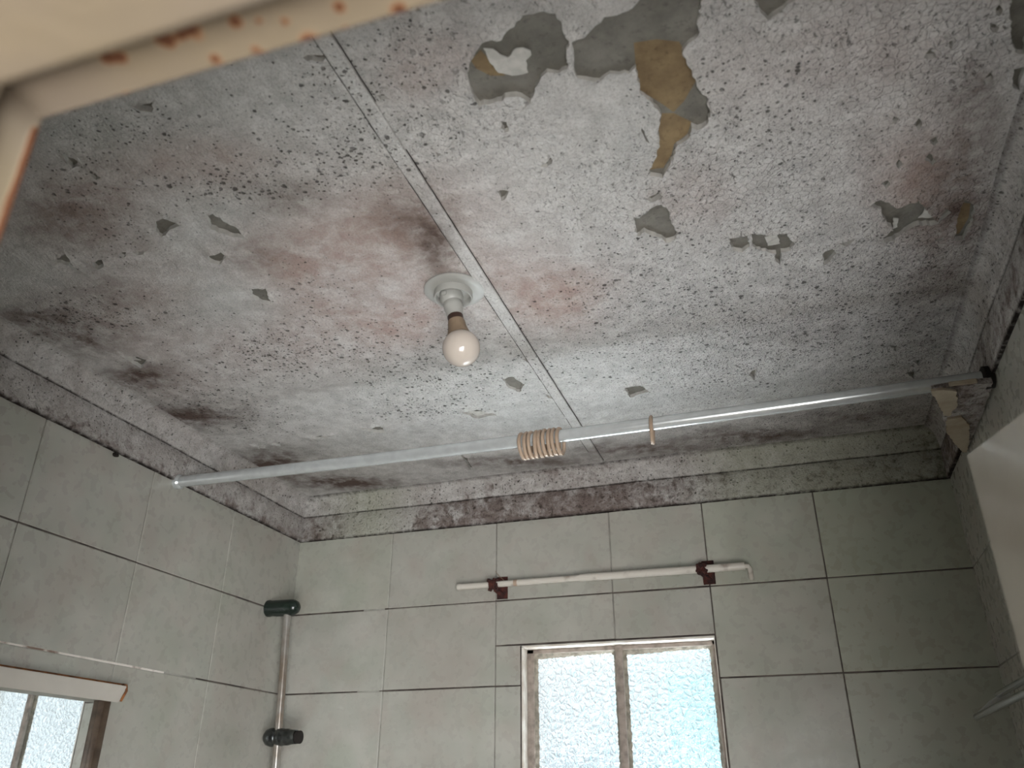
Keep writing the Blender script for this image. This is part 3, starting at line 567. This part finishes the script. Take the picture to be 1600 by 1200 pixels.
# ---------------------------------------------------------------- ceiling lamp
lx, ly = .941, -1.020
lamp = thing('ceiling_lamp', 'unlit opal bulb in white batten holder on the ceiling', 'ceiling lamp', (lx, ly, Z(ZC)))
bm = bmesh.new(); lathe(bm, [(0, .0), (.052, .0), (.0575, -.003), (.058, -.006), (.055, -.0085), (.045, -.0095), (.034, -.0095), (.0, -.0095)], (lx, ly, Z(ZC)), cap=False); bm_obj('ceiling_plate', bm, M_PLASTIC, lamp)
bm = bmesh.new(); lathe(bm, [(.0365, -.006), (.037, -.020), (.036, -.023), (.034, -.023), (.0325, -.021), (.0325, -.0105), (.0, -.0105)], (lx-.002, ly, Z(ZC)), cap=False); bm_obj('rose_rim', bm, M_PLASTIC, lamp)
ax = Vector((.024, .0, -.118)).normalized(); o0 = Vector((lx-.007, ly, Z(ZC)-.012))
bm = bmesh.new(); lathe(bm, [(.021, -.004), (.0225, .012), (.020, .018), (.0175, .021), (.0182, .026), (.0182, .034), (.0168, .036), (.0155, .052), (.0, .052)], o0, ax, cap=False)
box(bm, (lx-.016, ly-.026, Z(ZC)-.026), (lx-.006, ly-.018, Z(ZC)-.018), .002); bm_obj('lamp_holder', bm, M_PLASTIC, lamp)
bm = bmesh.new(); lathe(bm, [(0, .051), (.0145, .051), (.0150, .055), (.0145, .060), (.0150, .064), (0, .064)], o0, ax, cap=False); bm_obj('bulb_cap', bm, M_DBROWN, lamp)
bm = bmesh.new(); lathe(bm, [(0, .063), (.0150, .063), (.0165, .070), (.0172, .078), (.0190, .086), (.0215, .094), (.0225, .0965), (0, .0965)], o0, ax, cap=False); bm_obj('bulb_base', bm, M_BROWN, lamp)
gc = .124; rr = .0345; th0 = math.asin(.0215/rr)
pr = [(rr*math.sin(th), gc-rr*math.cos(th)) for th in [th0+(math.pi-th0)*k/22 for k in range(23)]]; pr[-1] = (0, pr[-1][1])
bm = bmesh.new(); lathe(bm, [(0, pr[0][1])]+pr, o0, ax, cap=False); bm_obj('bulb_globe', bm, M_OPAL, lamp)

# ---------------------------------------------------------------- curtain rail across the room and its rings
RY, RZ = -.601, .718
rod = thing('shower_curtain_rail', 'long aluminium curtain rail spanning the room below the ceiling', 'curtain rail', (.95, RY, Z(RZ)))
bm = bmesh.new(); tube(bm, [(.008+1.875*i/24, RY, Z(RZ)+.004-.008*math.sin(math.pi*i/24)) for i in range(25)], .0145, 32); bm_obj('rail_tube', bm, M_ALU, rod)
bm = bmesh.new(); lathe(bm, [(0, 0), (.019, 0), (.019, .012), (.0155, .016), (0, .016)], (.002, RY, Z(RZ)+.004), (1, 0, 0), cap=False); bm_obj('end_socket', bm, M_ALU, rod)
bm = bmesh.new(); lathe(bm, [(0, 0), (.022, 0), (.023, .016), (.0165, .020), (0, .020)], (XR-.004, RY, Z(RZ)+.004), (-1, 0, 0), cap=False); bm_obj('end_socket', bm, M_BLACK, rod)
def ring_mesh():
    bm = bmesh.new(); R0, r0, sc = .0255, .0042, 1.12
    pts = [(0, R0*math.sin(a), R0*sc*math.cos(a)) for a in [2*math.pi*k/40 for k in range(41)]]
    tube(bm, pts[:-1]+[pts[0]], r0, 8, caps=False)
    box(bm, (-.004, -.005, -R0*sc-.004), (.004, .005, -R0*sc+.006), .0015)
    return bm
r0 = bm_obj('curtain_ring', ring_mesh(), M_RING); rr_ = random.Random(2)
places = ['leftmost', 'second from left', 'third from left', 'fourth from left', 'fifth from left', 'fourth from right', 'third from right', 'second from right', 'rightmost']
xs = [.943+.0109*i for i in range(9)]
for i, xx in enumerate(xs + [1.234]):
    o = r0 if i == 0 else r0.copy()
    if i: C.objects.link(o)
    o.location = (xx, RY+rr_.uniform(-.002, .002), Z(RZ)-.0165); o.rotation_euler = (rr_.uniform(-.05, .05), rr_.uniform(-.05, .05), rr_.uniform(-.10, .10))
    if i < 9: tag(o, f'beige plastic curtain ring, {places[i]} of the nine bunched on the rail', 'curtain ring', 'bunched curtain rings on the rail')
    else: tag(o, 'single beige curtain ring hanging alone right of the bunch', 'curtain ring')

# ---------------------------------------------------------------- broken cornice piece by the right end of the rail
fl = thing('broken_cornice_piece', 'mouldy cornice fragment with torn beige edge hanging by the right wall', 'plaster fragment', (1.85, -.45, Z(.70)))
def slab_poly(bm, poly, z0, z1, tilt=0, mi=0):
    f0 = bm.faces.new([bm.verts.new((x, y, Z(z0)+tilt*(y+.45))) for x, y in poly]); f0.material_index = mi; r = bmesh.ops.extrude_face_region(bm, geom=[f0])
    for v in [g for g in r['geom'] if isinstance(g, bmesh.types.BMVert)]: v.co.z += z1-z0
rj = random.Random(9)
body = jag([(1.782, -.622), (1.835, -.626), (1.888, -.622), (1.894, -.45), (1.894, -.255), (1.870, -.300), (1.838, -.385), (1.822, -.46), (1.815, -.51)], .012, .002, rj)
bm = bmesh.new(); slab_poly(bm, body, .700, .712); bmesh.ops.triangulate(bm, faces=bm.faces)
me = bpy.data.meshes.new('fragment'); bmesh.ops.recalc_face_normals(bm, faces=bm.faces); bm.to_mesh(me); bm.free()
for k, v in dict(mould=.62, seam=0, green=.1, pink=.3, brown=.3, spots=.5, light=0, fleck=.4).items(): me.attributes.new(k, 'FLOAT', 'POINT').data.foreach_set('value', [v]*len(me.vertices))
link('painted_board', me, M_CORN, fl)
for poly in ([(1.779, -.628), (1.800, -.629), (1.826, -.612), (1.836, -.540), (1.828, -.490), (1.816, -.500), (1.800, -.56)], [(1.826, -.475), (1.852, -.480), (1.874, -.430), (1.886, -.340), (1.893, -.262), (1.884, -.262), (1.858, -.330), (1.834, -.400)]):
    bm = bmesh.new(); slab_poly(bm, jag(poly, .01, .002, rj), .6955, .701); bmesh.ops.triangulate(bm, faces=bm.faces); bm_obj('torn_plaster', bm, M_GYP, fl, False)
bm = bmesh.new(); box(bm, (1.812, -.629, Z(.702)), (1.862, -.624, Z(.712)), .002); bm_obj('torn_paper_edge', bm, M_GYP, fl, False)

# ---------------------------------------------------------------- white rod on rusty brackets on the back wall
wr = thing('wall_curtain_rod', 'white telescopic curtain rod on two rusty brackets above the window', 'curtain rod', (.97, -.03, Z(.535)))
bm = bmesh.new(); tube(bm, [(.571, -.036, Z(.533)), (.93, -.036, Z(.533))], .0085, 20); tube(bm, [(.565, -.036, Z(.533)), (.573, -.036, Z(.533))], .0095, 20); bm_obj('inner_tube', bm, M_RODW, wr)
bm = bmesh.new(); tube(bm, [(.926, -.036, Z(.533)), (1.366, -.036, Z(.531))], .0102, 20); bm_obj('outer_tube', bm, M_RODW, wr)
bm = bmesh.new(); tube(bm, [(1.362, -.036, Z(.531)), (1.374, -.034, Z(.531)), (1.378, -.028, Z(.524)), (1.378, -.012, Z(.508)), (1.378, -.003, Z(.506))], .0065, 14); bm_obj('end_hook', bm, M_RODW, wr)
for bx_ in (.672, 1.252):
    bm = bmesh.new(); rb = random.Random(int(bx_*100))
    box(bm, (bx_+.002, -.0075, Z(.497)), (bx_+.034, -.0035, Z(.560)), .001)
    tube(bm, [(bx_+.02, -.005, Z(.508)), (bx_+.014, -.02, Z(.512)), (bx_+.004, -.030, Z(.520))], .006, 8)
    lathe(bm, [(.0105, -.011), (.0135, -.011), (.0140, 0), (.0135, .011), (.0105, .011)], (bx_+.002, -.036, Z(.533)), (1, 0, 0), 20, cap=False)
    for k in range(26):
        a = rb.uniform(0, 6.28); p = Vector((bx_+.002+rb.uniform(-.011, .014), -.036+.0125*math.cos(a), Z(.533)+.0135*math.sin(a)))
        s = rb.uniform(.002, .0045); box(bm, p-Vector((s, s, s)), p+Vector((s, s, s)), 0, 0, Matrix.Rotation(rb.uniform(0, 3), 3, (1, .5, .3)))
    tube(bm, [(bx_+.018, -.008, Z(.548)), (bx_+.018, -.0035, Z(.548))], .004, 8)
    bm_obj('rusty_bracket', bm, M_RUST, wr)
bm = bmesh.new(); tube(bm, [(.735, -.036, Z(.533)), (.745, -.036, Z(.533))], .0093, 20); bm_obj('tape_band', bm, M_RING, wr)
bm = bmesh.new(); pts = [(.668, -.006, Z(.578)), (.684, -.008, Z(.560)), (.700, -.008, Z(.545)), (.712, -.010, Z(.530))]; tube(bm, pts, .0009, 6); bm_obj('loose_wire', bm, M_BROWN, wr)

# ---------------------------------------------------------------- shower slide rail in the left corner
py_ = -.130
sr = thing('shower_slide_rail', 'steel shower slide rail with dark green end mount in the left corner', 'shower rail', (.08, py_, Z(-.3)))
bm = bmesh.new(); tube(bm, [(.0705, py_, Z(.478)), (.083, py_, Z(.25)), (.098, py_, Z(-.06)), (.112, py_, Z(-.36))], .0105, 24); bm_obj('pole', bm, M_POLE, sr)
bm = bmesh.new(); lathe(bm, [(0, 0), (.024, 0), (.0245, .006), (.0225, .012), (.023, .02), (.0235, .078), (.022, .088), (.017, .098), (.009, .104), (0, .1055)], (.0035, py_, Z(.490)), (1, 0, -.02), 32, cap=False)
for k in range(7): tube(bm, [(.028, py_+.0232*math.cos(-2.6+.45*k), Z(.490)+.0232*math.sin(-2.6+.45*k)), (.078, py_+.0236*math.cos(-2.6+.45*k), Z(.489)+.0236*math.sin(-2.6+.45*k))], .0014, 6)
bm_obj('end_mount', bm, M_GREEN, sr)
bm = bmesh.new(); lathe(bm, [(0, 0), (.013, .002), (.021, .010), (.0245, .022), (.0235, .034), (.020, .040), (.0225, .044), (.0225, .058), (.021, .060), (.0215, .074), (.019, .086), (.018, .100), (0, .100)], (.046, py_, Z(.140)), (1, 0, 0), 32, cap=False); sb = bm_obj('slider', bm, M_DCHROME, sr)
bm = bmesh.new(); lathe(bm, [(0, 0), (.0155, 0), (.0165, .002), (.0165, .012), (0, .013)], (.146, py_, Z(.139)), (1, 0, 0), 24, cap=False); bm_obj('slider_socket', bm, M_BLACK, sb)
bm = bmesh.new(); lathe(bm, [(0, 0), (.020, 0), (.022, .004), (.022, .02), (.0, .02)], (.0035, py_, Z(-.35)), (1, 0, 0), 24, cap=False); tube(bm, [(.02, py_, Z(-.35)), (.125, py_, Z(-.35))], .014, 20); bm_obj('end_mount', bm, M_GREEN, sr)

# ---------------------------------------------------------------- mirror on the left wall
mir = thing('wall_mirror', 'framed wall mirror with white top rail on the left wall', 'mirror', (.01, -.95, Z(-.35)))
bm = bmesh.new(); yy0, yy1 = -1.32, -.668
pts = [(.004, yy0, .220), (.004, yy1+.022, .220), (.036, yy1, .216), (.036, yy0, .216), (.004, yy0, .190), (.004, yy1+.016, .190), (.036, yy1-.016, .180), (.036, yy0, .180)]
vs = [bm.verts.new((a, b, Z(c))) for a, b, c in pts]
for q in ((0, 1, 2, 3), (4, 5, 6, 7), (3, 2, 6, 7), (1, 5, 6, 2), (0, 3, 7, 4), (0, 4, 5, 1)): bm.faces.new([vs[k] for k in q])
bmesh.ops.bevel(bm, geom=bm.edges[:], offset=.0015, segments=2, affect='EDGES'); bm_obj('top_rail', bm, M_MFRAME, mir)
bm = bmesh.new(); tube(bm, [(.006, yy1+.020, Z(.222)), (.030, yy1+.004, Z(.218)), (.037, yy1, Z(.206)), (.036, yy1-.010, Z(.184))], .0028, 8); tube(bm, [(.0045, yy0, Z(.222)), (.0045, yy1+.02, Z(.222))], .0022, 8); bm_obj('rusted_rim', bm, M_RUSTE, mir)
for a, b in ((-.712, -.692), (-1.30, -1.28)):
    bm = bmesh.new(); box(bm, (.004, a, Z(-.35)), (.024, b, Z(.184)), .002); bm_obj('side_rail', bm, M_MSTILE, mir)
bm = bmesh.new(); box(bm, (.004, -1.30, Z(-.37)), (.026, -.692, Z(-.35)), .002); bm_obj('bottom_rail', bm, M_MSTILE, mir)
bm = bmesh.new(); box(bm, (.004, -1.28, Z(-.35)), (.009, -.712, Z(.186))); bm_obj('glass', bm, M_MIRROR, mir, False)

# ---------------------------------------------------------------- double towel rail on the right wall
tw = thing('towel_rail', 'chrome double-bar towel rail on the right wall', 'towel rail', (1.86, -.45, Z(.15)))
for xx, zz, ye in ((1.800, .146, -.162), (1.845, .186, -.188)):
    bm = bmesh.new(); tube(bm, [(xx, ye, Z(zz)), (xx, ye-.012, Z(zz)), (xx, -.85, Z(zz))], [.005, .0068, .0068], 20); bm_obj('bar', bm, M_CHROME, tw)
for yb in (-.20, -.80):
    bm = bmesh.new(); box(bm, (1.893, yb-.018, Z(.135)), (1.899, yb+.018, Z(.20)), .002); tube(bm, [(1.895, yb, Z(.18)), (1.85, yb, Z(.182)), (1.83, yb, Z(.170)), (1.80, yb, Z(.146))], .006, 12); bm_obj('wall_bracket', bm, M_PLASTIC, tw)

# ---------------------------------------------------------------- small black stub below the left cornice
bm = bmesh.new(); tube(bm, [(.002, -.822, Z(.716)), (.012, -.824, Z(.713)), (.020, -.826, Z(.708))], [.004, .006, .003], 10)
tag(bm_obj('nail_stub', bm, M_BLACK), 'small black nail stub just below the left cornice', 'nail')
